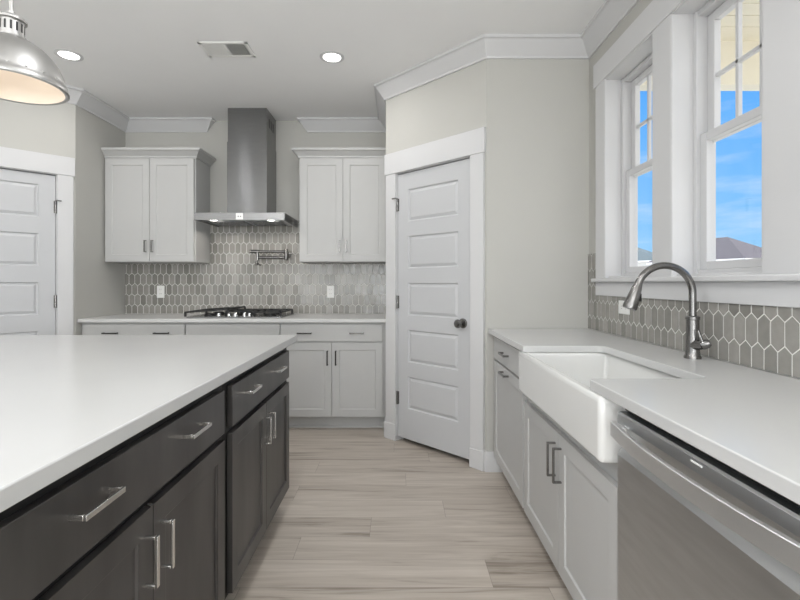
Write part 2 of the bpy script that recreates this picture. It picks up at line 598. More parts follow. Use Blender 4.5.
def panel_door(name, origin, rotz, length, s0, s1, hinge_side, knob, label, z1=2.03, lay=(0.123, 0.241, 0.11), floor_gap=0.035):
    root = empty(name, (origin[0], origin[1], 0), rotz)
    S(root, label, 'door')
    g = 0.013
    xa, xb = s0 + g, s1 - g
    z0 = floor_gap
    st = 0.105
    n = 5
    top, ph, mid = lay
    bot = z1 - z0 - top - n * ph - (n - 1) * mid
    rects = []
    z = z0 + bot
    for k in range(n):
        rects.append((xa + st, xb - st, z, z + ph))
        z += ph + mid
    slab = MB().panel(xa, xb, z0, z1, 0.004, 0.036, rects, [(0, 0), (0.006, 0.010), (0.011, 0.011), (0.030, 0.002)]).build('door_slab', M['door'], root, smooth=0, bevel=0.0015)
    # jamb
    j = MB().box(s0 - 0.001, s0 + 0.009, 0.0, WT, 0, z1 + 0.012).box(s1 - 0.009, s1 + 0.001, 0.0, WT, 0, z1 + 0.012).box(s0, s1, 0.0, WT, z1 + 0.008, z1 + 0.019)
    j.box(s0 + 0.009, s0 + 0.022, 0.045, 0.06, 0, z1).box(s1 - 0.022, s1 - 0.009, 0.045, 0.06, 0, z1)
    j.build('jamb', M['trim'], root)
    cw = 0.105
    for (a, b) in ((s0 - cw + 0.004, s0 + 0.004), (s1 - 0.004, s1 + cw - 0.004)):
        MB().box(a, b, -0.02, 0, 0, z1 + 0.012).box(a - 0.003, b + 0.003, -0.024, 0, 0, 0.126).build('side_casing', M['trim'], root, bevel=0.003)
    MB().box(s0 - cw - 0.006, s1 + cw + 0.006, -0.024, 0, z1 + 0.012, 2.203).build('head_casing', M['trim'], root, bevel=0.003)
    hx = xa if hinge_side == 'l' else xb
    for hz in (0.33, 1.06, 1.80):
        h = MB().lathe([(0.0, hz - 0.05), (0.007, hz - 0.05), (0.007, hz + 0.05), (0.0, hz + 0.05)], (hx, -0.006, 0), 12)
        h.box(hx - 0.012, hx + 0.012, -0.002, 0.005, hz - 0.048, hz + 0.048)
        if hz == 1.80:
            sgn = -1 if hinge_side == 'l' else 1
            h.box(min(hx, hx + sgn * 0.035), max(hx, hx + sgn * 0.035), -0.030, -0.022, hz + 0.045, hz + 0.053)
            h.box(hx - 0.004, hx + 0.004, -0.026, -0.004, hz + 0.045, hz + 0.053)
        h.build('hinge', M['nickel_dark'], root)
    if knob:
        kx = xb - 0.062
        kz = 0.935
        k = MB().lathe([(0.0, 0.004), (0.033, 0.004), (0.033, -0.004), (0.028, -0.010), (0.013, -0.013), (0.012, -0.035), (0.022, -0.041),
                        (0.029, -0.052), (0.029, -0.060), (0.022, -0.070), (0.0, -0.074)], (kx, 0, kz), 28, axis='y')
        k.build('knob', M['nickel_dark'], root)['label'] = 'dark metal round knob'
    return root


panel_door('door_1', pF, R(-45), 0.9405, 0.118, 0.824, 'l', True, 'white five-panel pantry door with dark round knob')
panel_door('door_2', pB, R(45), 1.301, 0.42, 1.185, 'r', False, 'white five-panel door behind the island at left', 2.045, (0.08, 0.25, 0.127), 0.02)

# crown moulding (out, z)
CR = [(-0.002, H - 0.112), (0.012, H - 0.112), (0.016, H - 0.100), (0.030, H - 0.086), (0.066, H - 0.036), (0.078, H - 0.022), (0.092, H - 0.018), (0.092, H + 0.002), (-0.002, H + 0.002)]
S(MB().sweep([pA, pB, pC, pD, (-1.825, 4.38), (-1.825, 4.43)], CR).build('trim_1', M['trim'], smooth=20), 'white crown moulding from the left door to the hood', 'crown moulding')
S(MB().sweep([(-0.85, 4.43), (-0.85, 4.38), pE, pF, pG, pH, pI], CR).build('trim_2', M['trim'], smooth=20), 'white crown moulding from the hood over the pantry to the window wall', 'crown moulding')
# baseboards
BB = [(-0.001, 0.0), (0.016, 0.0), (0.016, 0.105), (0.012, 0.118), (0.010, 0.126), (-0.001, 0.126)]
S(MB().sweep([(0.555, 2.960), pG, (0.675, 2.945)], BB).build('baseboard_pantry', M['trim']), 'short white baseboard beside the pantry door', 'baseboard')
S(MB().sweep([(-0.095, 3.74), pF, (-0.083, 3.598)], BB).build('baseboard_return', M['trim']), 'white baseboard at the end of the back cabinets', 'baseboard')
S(MB().sweep([pA, pB, (-3.295, 3.0)], BB).build('baseboard_left', M['trim']), 'white baseboard left of the left door', 'baseboard')


# ------------------------------------------------------------------ windows over the sink
def hung_window(name, y0, y1, label):
    root = empty(name, (WX, y0, OZ0))
    S(root, label, 'window')
    w, h = y1 - y0, OZ1 - OZ0
    # jamb liner boards, local x outward
    x0, x1 = -0.018, 0.16
    jb = MB().box(x0, x1, 0, 0.012, 0, h).box(x0, x1, w - 0.012, w, 0, h).box(x0, x1, 0.0, w, h - 0.012, h).box(x0 + 0.02, x1, 0.0, w, 0.0, 0.012)
    jb.build('jamb', M['trim'], root, bevel=0.002)
    fr = MB()
    for (a, b) in ((0.012, 0.034), (w - 0.034, w - 0.012)):
        fr.box(0.080, 0.16, a, b, 0.012, h - 0.012)
        fr.box(0.074, 0.084, a, b + (0.006 if a < 0.1 else 0), 0.012, h - 0.012)
    fr.box(0.08, 0.16, 0.012, w - 0.012, h - 0.034, h - 0.012).box(0.08, 0.16, 0.012, w - 0.012, 0.012, 0.03)
    fr.build('window_frame', M['trim'], root, bevel=0.002)
    zm = 0.60
    ya, yb = 0.034, w - 0.034

    def sash(nm, xa, xb, za, zb, rail_b, rail_t, grid):
        st = 0.042
        sm = MB().box(xa, xb, ya, ya + st, za, zb).box(xa, xb, yb - st, yb, za, zb)
        sm.box(xa, xb, ya + st, yb - st, za, za + rail_b).box(xa, xb, ya + st, yb - st, zb - rail_t, zb)
        so = sm.build(nm, M['trim'], root, bevel=0.003)
        xg = (xa + xb) / 2
        MB().box(xg - 0.002, xg + 0.002, ya + st - 0.005, yb - st + 0.005, za + rail_b - 0.005, zb - rail_t + 0.005).build('pane', M['glass'], so)
        if grid:
            zc = (za + rail_b + zb - rail_t) / 2
            gw = yb - ya - 2 * st
            mm = MB()
            for q_ in (1 / 3, 2 / 3):
                ym = ya + st + gw * q_
                mm.box(xg - 0.009, xg + 0.009, ym - 0.008, ym + 0.008, za + rail_b, zb - rail_t)
            mm.box(xg - 0.009, xg + 0.009, ya + st, yb - st, zc - 0.008, zc + 0.008).build('muntin', M['trim'], so, bevel=0.002)
    sash('upper_sash', 0.122, 0.152, zm - 0.018, h - 0.034, 0.042, 0.04, True)
    sash('lower_sash', 0.090, 0.120, 0.030, zm + 0.018, 0.034, 0.036, False)
    return root


hung_window('window_1', W1[0], W1[1], 'far double-hung window nearest the pantry wall')
hung_window('window_2', W2[0], W2[1], 'near double-hung window right of the faucet')
wc = empty('trim_3', (WX, 0, 0))
S(wc, 'white casing, stool and apron around the sink windows', 'window casing')
for (a, b) in ((W1[1] - 0.006, W1[1] + 0.118), (W2[1] - 0.006, W1[0] + 0.006), (W2[0] - 0.20, W2[0] + 0.006)):
    MB().box(-0.020, 0, a, b, OZ0, OZ1).build('side_casing', M['trim'], wc, bevel=0.003)
MB().box(-0.025, 0, W2[0] - 0.22, W1[1] + 0.140, OZ1 - 0.004, OZ1 + 0.138).build('head_casing', M['trim'], wc, bevel=0.003)
MB().box(-0.048, 0.09, W2[0] - 0.24, W1[1] + 0.122, OZ0 - 0.022, OZ0 + 0.001).build('stool', M['trim'], wc, bevel=0.006, seg=3)
MB().box(-0.020, 0, W2[0] - 0.20, W1[1] + 0.118, 1.130, OZ0 - 0.022).build('apron', M['trim'], wc, bevel=0.003)


# ------------------------------------------------------------------ tile backsplashes
def clip(poly, rect):
    x0, x1, z0, z1 = rect
    for ax, v, sg in ((0, x0, 1), (0, x1, -1), (1, z0, 1), (1, z1, -1)):
        out = []
        for i in range(len(poly)):
            a, b = poly[i], poly[(i + 1) % len(poly)]
            ia, ib = sg * (a[ax] - v) >= 0, sg * (b[ax] - v) >= 0
            if ia:
                out.append(a)
            if ia != ib:
                t = (v - a[ax]) / (b[ax] - a[ax])
                out.append((a[0] + t * (b[0] - a[0]), a[1] + t * (b[1] - a[1])))
        poly = out
        if len(poly) < 3:
            return None
    return poly


def picket_tiles(mb, rects, put, x_ref, z_ref=0.945, tilt=0.016):
    """elongated hexagon tiles; put(u, z, out) makes the 3D point"""
    PX, PZ, TIP, G = 0.0545, 0.098, 0.0225, 0.0019
    hw = PX / 2 - G
    sh = (PZ - TIP) / 2 - G * 0.3
    tp = (PZ + TIP) / 2 - G * 1.4
    rnd = random.Random(5)
    for rect in rects:
        r0 = int((rect[2] - z_ref) / PZ) - 2
        r1 = int((rect[3] - z_ref) / PZ) + 2
        for r in range(r0, r1 + 1):
            zc = z_ref + r * PZ
            off = x_ref + PX / 2 + (PX / 2 if r % 2 else 0)
            k0 = int((rect[0] - off) / PX) - 2
            k1 = int((rect[1] - off) / PX) + 2
            for k in range(k0, k1 + 1):
                xc = off + k * PX
                tx, tz = rnd.gauss(0, tilt), rnd.gauss(0, tilt * 0.6)
                hexa = [(xc - hw, zc - sh), (xc, zc - tp), (xc + hw, zc - sh), (xc + hw, zc + sh), (xc, zc + tp), (xc - hw, zc + sh)]
                p = clip(hexa, rect)
                if not p:
                    continue
                ax = [q[0] for q in p]; az = [q[1] for q in p]
                if max(ax) - min(ax) < 0.004 or max(az) - min(az) < 0.004:
                    continue
                n = len(p)
                cx, cz = sum(ax) / n, sum(az) / n
                fr = [(cx + (u - cx) * 0.955, cz + (z - cz) * 0.975) for u, z in p]
                vs = [put(u, z, 0.0) for u, z in p] + [put(u, z, 0.0042) for u, z in p]
                vs += [put(u, z, 0.0058 + (u - xc) * tx + (z - zc) * tz) for u, z in fr]
                fs = [tuple(range(2 * n, 3 * n))]
                for i in range(n):
                    j = (i + 1) % n
                    fs.append((i, j, n + j, n + i))
                    fs.append((n + i, n + j, 2 * n + j, 2 * n + i))
                mb.add(vs, fs, 0)


bt = MB()
yb_ = 4.376
lower = (-2.594, -0.097, 0.916, 1.388)
upper = (-1.786, -0.874, 1.388, 1.80)
picket_tiles(bt, [lower, upper], lambda u, z, o: (u, yb_ - o, z), -1.33)
bt.box(lower[0], lower[1], yb_ - 0.0042, 4.3799, lower[2] - 0.001, lower[3], 1)
bt.box(upper[0], upper[1], yb_ - 0.0042, 4.3799, upper[2], upper[3], 1)
tag(bt.build('backsplash', [M['tile'], M['grout']], smooth=12), 'grey elongated hexagon tile backsplash behind the cooktop', 'backsplash')

rt = MB()
xr = WX - 0.004
strip_hi = (2.812, 2.943, 1.13, 1.388)
band = (0.56, 2.943, 0.916, 1.130)
picket_tiles(rt, [band, strip_hi], lambda u, z, o: (xr - o, u, z), 1.583, tilt=0.005)
rt.box(xr - 0.0042, WX - 0.0001, band[0], band[1], band[2] - 0.001, band[3], 1)
rt.box(xr - 0.0042, WX - 0.0001, strip_hi[0], strip_hi[1], strip_hi[2], strip_hi[3], 1)
tag(rt.build('backsplash', [M['tile'], M['grout']], smooth=12), 'grey elongated hexagon tile backsplash under the windows', 'backsplash')

# ------------------------------------------------------------------ cabinets
SHAKER = [(0, 0), (0.0045, 0.0075)]


def pull(mb, cx, cz, ln, horiz, yf, out=0.032, th=0.0065, wd=0.011):
    """square bar pull standing off a face at y=yf (facing -y)"""
    h = ln / 2
    a, b = yf - out, yf - out + th
    if horiz:
        mb.box(cx - h, cx + h, a, b, cz - wd / 2, cz + wd / 2)
        for s in (-1, 1):
            mb.box(min(cx + s * h, cx + s * (h - th)), max(cx + s * h, cx + s * (h - th)), b, yf + 0.0005, cz - wd / 2, cz + wd / 2)
    else:
        mb.box(cx - wd / 2, cx + wd / 2, a, b, cz - h, cz + h)
        for s in (-1, 1):
            mb.box(cx - wd / 2, cx + wd / 2, b, yf + 0.0005, min(cz + s * h, cz + s * (h - th)), max(cz + s * h, cz + s * (h - th)))
    return mb


def base_cabinet(loc, rotz, w, label, group, m_door, m_frame, m_pull, drawers=(), doors=(), depth=0.59, toe=True, top=0.8835, face_z0=0.115, m_toe=None,
                 pull_len=0.13, notch=None):
    """local: x across the front, front faces at y=0, carcass from y=0.02"""
    root = empty('base_cabinet', loc, rotz, label=label, cat='cabinet', group=group)
    c = MB()
    if notch:
        c.box(0, w, 0.02, 0.02 + depth, 0.105, notch)
        c.box(0, 0.018, 0.02, 0.02 + depth, notch, top).box(w - 0.024, w, 0.02, 0.02 + depth, notch, top)
    else:
        c.box(0, w, 0.02, 0.02 + depth, 0.105, top)
    c.build('carcass', m_frame, root, bevel=0.0015)
    if toe:
        MB().box(0, w, 0.095, 0.11, 0, 0.105).box(0, w, 0.083, 0.095, 0, 0.018).build('toe_kick', m_toe or m_door, root)
    for (x0, x1, z0, z1, pulls, flat) in drawers:
        d = MB()
        if flat:
            d.panel(x0, x1, z0, z1, 0.0, 0.0195, [], [])
        else:
            d.panel(x0, x1, z0, z1, 0.0, 0.0195, [(x0 + 0.055, x1 - 0.055, z0 + 0.04, z1 - 0.04)], SHAKER)
        do = d.build('drawer', m_door, root, bevel=0.002, merge=True)
        for (px, pz) in pulls:
            pull(MB(), px, pz, pull_len, True, 0.0).build('handle', m_pull, do, bevel=0.0008)
    for (x0, x1, z0, z1, pl) in doors:
        st = 0.058
        d = MB().panel(x0, x1, z0, z1, 0.0, 0.0195, [(x0 + st, x1 - st, z0 + st, z1 - st)], SHAKER).build('door', m_door, root, bevel=0.002, smooth=4)
        if pl:
            px, pz, hz = pl
            pull(MB(), px, pz, pull_len, hz, 0.0).build('handle', m_pull, d, bevel=0.0008)
    return root


# --- back run, faces at y = 3.75
YB = 3.75
grp = None
DT, DB, OT, OB = 0.868, 0.730, 0.716, 0.116
xl0, xl1, xm1, xr1 = -2.593, -1.735, -0.960, -0.097


def back_cab(x0, x1, label, drawer_pulls, pulls=True, fill_l=0.0, fill_r=0.0, two_drawers=False):
    w = x1 - x0
    a, b = 0.006 + fill_l, w - 0.006 - fill_r
    mid = (a + b) / 2
    dr = [(a, b, DB, DT, [(p - x0, 0.797) for p in drawer_pulls], True)]
    do = [(a, mid - 0.003, OB, OT, (mid - 0.034, 0.595, False)), (mid + 0.003, b, OB, OT, (mid + 0.034, 0.595, False))]
    return base_cabinet((x0, YB, 0), 0, w, label, None, M['cab'], M['cab'], M['pull_dark'], dr, do, depth=0.60, pull_len=0.118)


c1 = back_cab(xl0, xl1, 'light grey base cabinet left of the cooktop, against the left wall', [-2.34, -1.925], fill_l=0.02)
c2 = back_cab(xl1, xm1, 'light grey base cabinet under the black gas cooktop', [])
c3 = back_cab(xm1, xr1, 'light grey base cabinet right of the cooktop, beside the pantry door', [-0.760, -0.336], fill_r=0.022)
for ob in c3.children:
    if ob.name.startswith('drawer'):
        for k in ob.children:
            k.data.materials[0] = M['nickel_dark']

ct = MB().box(-2.594, -0.097, 3.722, 4.374, 0.884, 0.9145)
tag(ct.build('worktop', M['counter'], bevel=0.004, seg=3), 'white quartz worktop under the black cooktop along the back wall', 'worktop')

# --- uppers
UF = 4.05


def upper_cabinet(x0, x1, label, crown_l, crown_r):
    root = empty('wall_cabinet', (x0, UF, 1.39), 0, label=label, cat='cabinet')
    w = x1 - x0
    hh = 0.925
    MB().box(0, w, 0.02, 0.328, 0, hh).build('carcass', M['cab'], root, bevel=0.0015)
    m_ = w / 2
    for (a, b, hx) in ((0.012, m_ - 0.002, m_ - 0.030), (m_ + 0.002, w - 0.012, m_ + 0.030)):
        st = 0.058
        d = MB().panel(a, b, 0.006, hh - 0.012, 0.0, 0.0195, [(a + st, b - st, 0.006 + st, hh - 0.012 - st)], SHAKER).build('door', M['cab'], root, bevel=0.002, smooth=4)
        pull(MB(), hx, 0.138, 0.105, False, 0.0).build('handle', M['nickel_dark'], d, bevel=0.0008)
    # stepped crown of the cabinet
    prof = [(0.0, hh - 0.004), (0.010, hh - 0.004), (0.012, hh + 0.012), (0.022, hh + 0.020), (0.042, hh + 0.044), (0.050, hh + 0.050), (0.058, hh + 0.052), (0.058, hh + 0.072), (0.0, hh + 0.072)]
    path = []
    if crown_l:
        path += [(0, 0.328)]
    path += [(0, 0.018), (w, 0.018)]
    if crown_r:
        path += [(w, 0.328)]
    MB().sweep(path, prof, side=1).box(0.0, w, 0.018, 0.328, hh - 0.002, hh + 0.071).build('cornice', M['cab'], root, smooth=20)
    return root


upper_cabinet(-2.590, -1.787, 'light grey wall cabinet left of the steel range hood', False, True)
upper_cabinet(-0.872, -0.098, 'light grey wall cabinet between range hood and pantry', True, False)

# --- right run, faces at x = 0.603, local x runs from far to near
XR = 0.603
HR = R(-90)
f1 = base_cabinet((XR, 2.930, 0), HR, 0.72, 'narrow light grey cabinet at the pantry end of the sink counter', None, M['cab'], M['cab'], M['nickel_dark'],
                  drawers=[(0.035, 0.705, 0.735, 0.868, [(0.36, 0.805)], True)],
                  doors=[(0.035, 0.705, OB, 0.722, (0.36, 0.695, True))], depth=0.60)
SK0, SK1 = 2.208, 1.257
ws = SK0 - SK1
f2 = base_cabinet((XR, SK0, 0), HR, ws, 'light grey sink base cabinet with two doors under the white sink', None, M['cab'], M['cab'], M['nickel_dark'],
                  doors=[(0.006, ws / 2 - 0.002, OB, 0.640, (ws / 2 - 0.032, 0.53, False)), (ws / 2 + 0.002, ws - 0.006, OB, 0.640, (ws / 2 + 0.032, 0.53, False))],
                  depth=0.60, notch=0.692)

# worktop with the sink cut-out
def arc(cx, cy, r, a0, a1, n=6):
    return [(cx + r * math.cos(R(a0 + (a1 - a0) * i / n)), cy + r * math.sin(R(a0 + (a1 - a0) * i / n))) for i in range(n + 1)]


XC = 0.578
ry = 0.035
poly = [(XC, 2.943), (1.213, 2.943), (1.213, 0.56), (XC, 0.56)]
poly += arc(XC + 0.02, 1.40 - 0.02, 0.02, 180, 90)
poly += arc(0.95 - ry, 1.40 + ry, ry, -90, 0)
poly += arc(0.95 - ry, 2.127 - ry, ry, 0, 90)
poly += arc(XC + 0.008, 2.127 + 0.008, 0.008, -90, -180, 3)
wt_o = MB().prism(poly, 0.884, 0.9145).build('worktop', M['counter'], bevel=0.003, seg=3)
tag(wt_o, 'white quartz worktop with sink cut-out and faucet below the windows', 'worktop')

# farmhouse sink
sk = empty('farmhouse_sink', (0.565, 1.288, 0.696), 0, label='white farmhouse sink with rounded apron front', cat='sink')
SL, SD, SH = 0.877, 0.44, 0.1875
sm = MB()
o_ = [(0, 0), (SD, 0), (SD, SL), (0, SL)]
i_ = [(0.034, 0.105), (SD - 0.035, 0.105), (SD - 0.035, SL - 0.035 - 0.005), (0.034, SL - 0.04)]
ib = [(0.05, 0.125), (SD - 0.055, 0.125), (SD - 0.055, SL - 0.06), (0.05, SL - 0.06)]
vs = [(x, y, 0) for x, y in o_] + [(x, y, SH) for x, y in o_] + [(x, y, SH) for x, y in i_] + [(x, y, 0.02) for x, y in ib]
fs = [(3, 2, 1, 0), (15, 14, 13, 12)]
for k in range(4):
    j = (k + 1) % 4
    fs += [(k, j, 4 + j, 4 + k), (4 + k, 4 + j, 8 + j, 8 + k), (8 + k, 8 + j, 12 + j, 12 + k)]
sm.add(vs, fs)
sm.build('basin', M['sink'], sk, bevel=0.016, seg=5)
MB().lathe([(0.0, 0.024), (0.03, 0.024), (0.044, 0.0235), (0.045, 0.0205)], (0.22, 0.45, 0), 24).build('drain', M['chrome'], sk)

# dishwasher
DW0, DW1 = 1.252, 0.600
dw = empty('dishwasher', (XR - 0.008, DW0, 0), HR, label='stainless steel dishwasher with curved bar handle', cat='dishwasher')
wd = DW0 - DW1
MB().box(0.006, wd - 0.006, 0.03, 0.60, 0.09, 0.868).box(0.006, wd - 0.006, 0.020, 0.10, 0.861, 0.8825, 1).build('tub', [M['cab_in'], M['black']], dw)
body = MB()
# front panel with a scooped pocket behind the handle
N = 10
prof = [(0.0, 0.115), (0.0, 0.742)]
for i in range(1, N):
    t = i / N
    prof.append((0.018 * math.sin(PI * t) ** 1.0, 0.742 + 0.085 * t))
prof += [(0.0, 0.827), (0.0, 0.853), (0.004, 0.858), (0.03, 0.858), (0.03, 0.115)]
body.prism(prof, 0.005, wd - 0.004, axis='x')
body.build('front_panel', M['steel_dark'], dw, smooth=25)
hb = MB()
seg = 20
vs, fs = [], []
for i in range(seg + 1):
    t = i / seg
    x = 0.008 + t * (wd - 0.016)
    bow = 0.021 + 0.026 * (1 - (2 * t - 1) ** 2)
    hh = 0.0195
    for (oy, oz) in ((-bow, -hh), (-bow, hh), (-bow + 0.012, hh), (-bow + 0.012, -hh)):
        vs.append((x, oy, 0.8125 + oz))
for i in range(seg):
    for k in range(4):
        k2 = (k + 1) % 4
        fs.append((i * 4 + k, i * 4 + k2, i * 4 + 4 + k2, i * 4 + 4 + k))
fs += [(0, 1, 2, 3), (seg * 4 + 3, seg * 4 + 2, seg * 4 + 1, seg * 4)]
hb.add(vs, fs)
for xx in (0.010, wd - 0.050):
    hb.box(xx, xx + 0.040, -0.014, 0.004, 0.798, 0.827)
hb.build('handle', M['steel_bar'], dw, bevel=0.002)['label'] = 'curved stainless bar handle'
MB().box(0.318, 0.352, -0.0012, 0.001, 0.843, 0.847).build('badge', M['plastic'], dw)['label'] = 'tiny white badge'
MB().box(0.006, wd - 0.006, 0.06, 0.075, 0.0, 0.105).build('toe_panel', M['black'], dw)

# --- island (faces at x = -0.58, local x runs from near to far)
XI = -0.580
HI = R(90)


def island_cab(y0, y1, label, f0, f1, fm, pulls):
    w = y1 - y0
    L = lambda y: y - y0
    dr = [(L(f0), L(f1), 0.702, 0.846, [(L(p), 0.790) for p in pulls], True)]
    do = [(L(f0), L(fm) - 0.002, 0.116, 0.679, (L(fm) - 0.036, 0.567, False)), (L(fm) + 0.002, L(f1), 0.116, 0.679, (L(fm) + 0.036, 0.567, False))]
    return base_cabinet((XI, y0, 0), HI, w, label, None, M['dark'], M['shaded_frame'], M['nickel'], dr, do, depth=0.60, top=0.878, m_toe=M['shaded_frame'], pull_len=0.117)


ic1 = island_cab(0.590, 1.573, 'dark espresso island cabinet nearest the camera', 0.62, 1.540, 1.090, (0.868, 1.297))
ic2 = island_cab(1.573, 2.478, 'dark espresso island cabinet at the far end, nearest the pantry', 1.612, 2.452, 2.028, (1.800, 2.213))
ip = MB().box(-2.0, -1.203, 0.60, 2.470, 0.0, 0.878).build('island_back_panel', M['dark'], bevel=0.002)
tag(ip, 'dark wood rear body of the island under the white worktop', 'island body')
iw = MB().box(-2.28, -0.562, 0.56, 2.575, 0.8785, 0.9145).build('worktop', M['counter'], bevel=0.004, seg=3)
tag(iw, 'large white quartz worktop of the dark island', 'worktop')

# ------------------------------------------------------------------ faucet
fc = empty('kitchen_faucet', (1.137, 1.775, 0.9148), R(180), label='brushed metal gooseneck pull-down faucet beside the sink', cat='faucet')
# local +x points to the sink (world -x)
MB().lathe([(0, 0), (0.030, 0), (0.030, 0.006), (0.026, 0.012), (0.0240, 0.03), (0.0225, 0.148), (0.025, 0.151), (0.025, 0.160), (0.019, 0.164), (0, 0.164)], seg=28).build('base', M['nickel_dark'], fc)
pts = [(0, 0, 0.125), (0, 0, 0.18), (0, 0, 0.245)]
RA = 0.108
for i in range(1, 25):
    a = PI - (PI * 0.90) * i / 24
    pts.append((RA + RA * math.cos(a), 0, 0.250 + RA * math.sin(a)))
MB().tube(pts, 0.0135, 16).build('spout', M['nickel_dark'], fc)
p_end = Vector(pts[-1])
d_end = Vector((math.sin(R(20)), 0, -math.cos(R(20))))
sp = MB().tube([p_end - d_end * 0.004, p_end + d_end * 0.008, p_end + d_end * 0.012, p_end + d_end * 0.09, p_end + d_end * 0.098], [0.0150, 0.0165, 0.018, 0.0270, 0.0255], 20)
sp.build('spray_head', M['nickel_dark'], fc)
bq = p_end + d_end * 0.05
MB().box(bq.x - 0.028, bq.x - 0.014, -0.008, 0.008, bq.z - 0.018, bq.z + 0.014).build('spray_button', M['pull_dark'], fc, bevel=0.003)
lv = MB().tube([(0, 0.010, 0.052), (-0.010, 0.052, 0.060)], [0.020, 0.019], 18)
lv.tube([(-0.010, 0.046, 0.058), (-0.018, 0.058, 0.064), (-0.024, 0.064, 0.068)], [0.019, 0.017, 0.011], 16)
lv.tube([(-0.004, 0.052, 0.066), (0.004, 0.050, 0.088), (0.010, 0.047, 0.112)], [0.008, 0.0065, 0.006], 12)
lv.build('lever', M['nickel_dark'], fc)

# ------------------------------------------------------------------ outlets
def outlet(loc, rotz, label, horiz=False):
    o = empty('wall_outlet', loc, rotz, label=label, cat='outlet', group=None)
    MB().box(-0.036, 0.036, -0.006, 0, -0.058, 0.058).build('cover_plate', M['plastic'], o, bevel=0.003)
    if horiz:
        o.rotation_euler = (0, R(90), rotz)
    for s in (-1, 1):
        r_ = MB().prism([(0.017 * math.cos(t), s * 0.021 + max(-0.0135, min(0.0135, 0.017 * math.sin(t)))) for t in [2 * PI * i / 24 for i in range(24)]], -0.0075, -0.004, axis='y')
        rr = r_.build('receptacle', M['plastic'], o)
        MB().box(-0.008, -0.0055, -0.0078, -0.007, s * 0.021 - 0.002, s * 0.021 + 0.007).box(0.0055, 0.008, -0.0078, -0.007, s * 0.021 - 0.002, s * 0.021 + 0.006).build('slot', M['slot'], rr)
    return o


outlet((-2.252, 4.3695, 1.122), 0, 'white wall outlet on the backsplash left of the cooktop')
outlet((-0.640, 4.3695, 1.122), 0, 'white wall outlet on the backsplash right of the cooktop')
outlet((WX - 0.0105, 2.465, 1.074), HR, 'white wall outlet under the far window, behind the faucet head', True)

# ------------------------------------------------------------------ range hood
hd = empty('range_hood', (-1.333, 4.368, 1.735), 0, label='stainless steel chimney range hood over the gas cooktop', cat='range hood')
cn = MB()
cn.box(-0.38, 0.38, -0.50, -0.484, 0, 0.062).box(-0.38, -0.364, -0.484, 0, 0, 0.062).box(0.364, 0.38, -0.484, 0, 0, 0.062)
cn.box(-0.364, 0.364, -0.484, 0, 0.048, 0.062)
cn.build('canopy', M['steel_h'], hd, bevel=0.001)
MB().box(-0.364, 0.364, -0.484, -0.008, 0.012, 0.02).build('underside', M['steel_dark'], hd)
for k in (-1, 1):
    fm = MB().box(min(k * 0.01, k * 0.30), max(k * 0.01, k * 0.30), -0.36, -0.05, 0.006, 0.0122)
    for i in range(12):
        fm.box(min(k * 0.02, k * 0.29), max(k * 0.02, k * 0.29), -0.35 + i * 0.025, -0.338 + i * 0.025, 0.003, 0.0062)
    fm.build('filter', M['steel'], hd)
for lx in (-0.245, 0.245):
    MB().lathe([(0, 0.004), (0.028, 0.004), (0.032, 0.012)], (lx, -0.435, 0), 20).build('lamp', M['lens'], hd)
    light('hood_lamp', 'SPOT', (lx, -0.40, -0.004), (R(12), 0, 0), 2.2, (1, 0.92, 0.84), 0.03, parent=hd).data.spot_size = R(140)
MB().box(-0.172, 0.178, -0.318, 0, 0.062, 0.715).build('lower_chimney', M['steel'], hd, bevel=0.001)
uc = MB().box(-0.168, 0.174, -0.312, 0, 0.715, H - 1.735 - 0.001)
uo = uc.build('upper_chimney', M['steel'], hd, bevel=0.001)
for i in range(3):
    y_ = -0.235 + i * 0.062
    MB().box(0.1735, 0.1748, y_, y_ + 0.035, 0.865, 0.945).build('vent_slot', M['slot'], uo)
cp = MB().box(-0.03, 0.03, -0.5012, -0.4995, 0.004, 0.058)
cpo = cp.build('control_panel', M['chrome'], hd)
for bx_ in (-0.010, 0.010):
    MB().box(bx_ - 0.004, bx_ + 0.004, -0.502, -0.501, 0.026, 0.034).build('button', M['slot'], cpo)

# ------------------------------------------------------------------ gas cooktop
gk = empty('gas_cooktop', (-1.360, 4.05, 0.9147), 0, label='black gas cooktop with cast iron grates and silver knobs', cat='cooktop')
MB().box(-0.395, 0.395, -0.235, 0.235, 0, 0.010).build('tray', M['steel_h'], gk, bevel=0.003)
for (bx, by, br) in ((-0.26, -0.09, 0.040), (-0.26, 0.11, 0.045), (0.0, 0.09, 0.06), (0.26, -0.09, 0.045), (0.26, 0.11, 0.038)):
    MB().lathe([(0, 0.009), (br * 1.25, 0.009), (br * 1.15, 0.018), (br, 0.020), (br, 0.028), (br * 0.8, 0.031), (0, 0.031)], (bx, by, 0), 22).build('burner', M['iron'], gk)


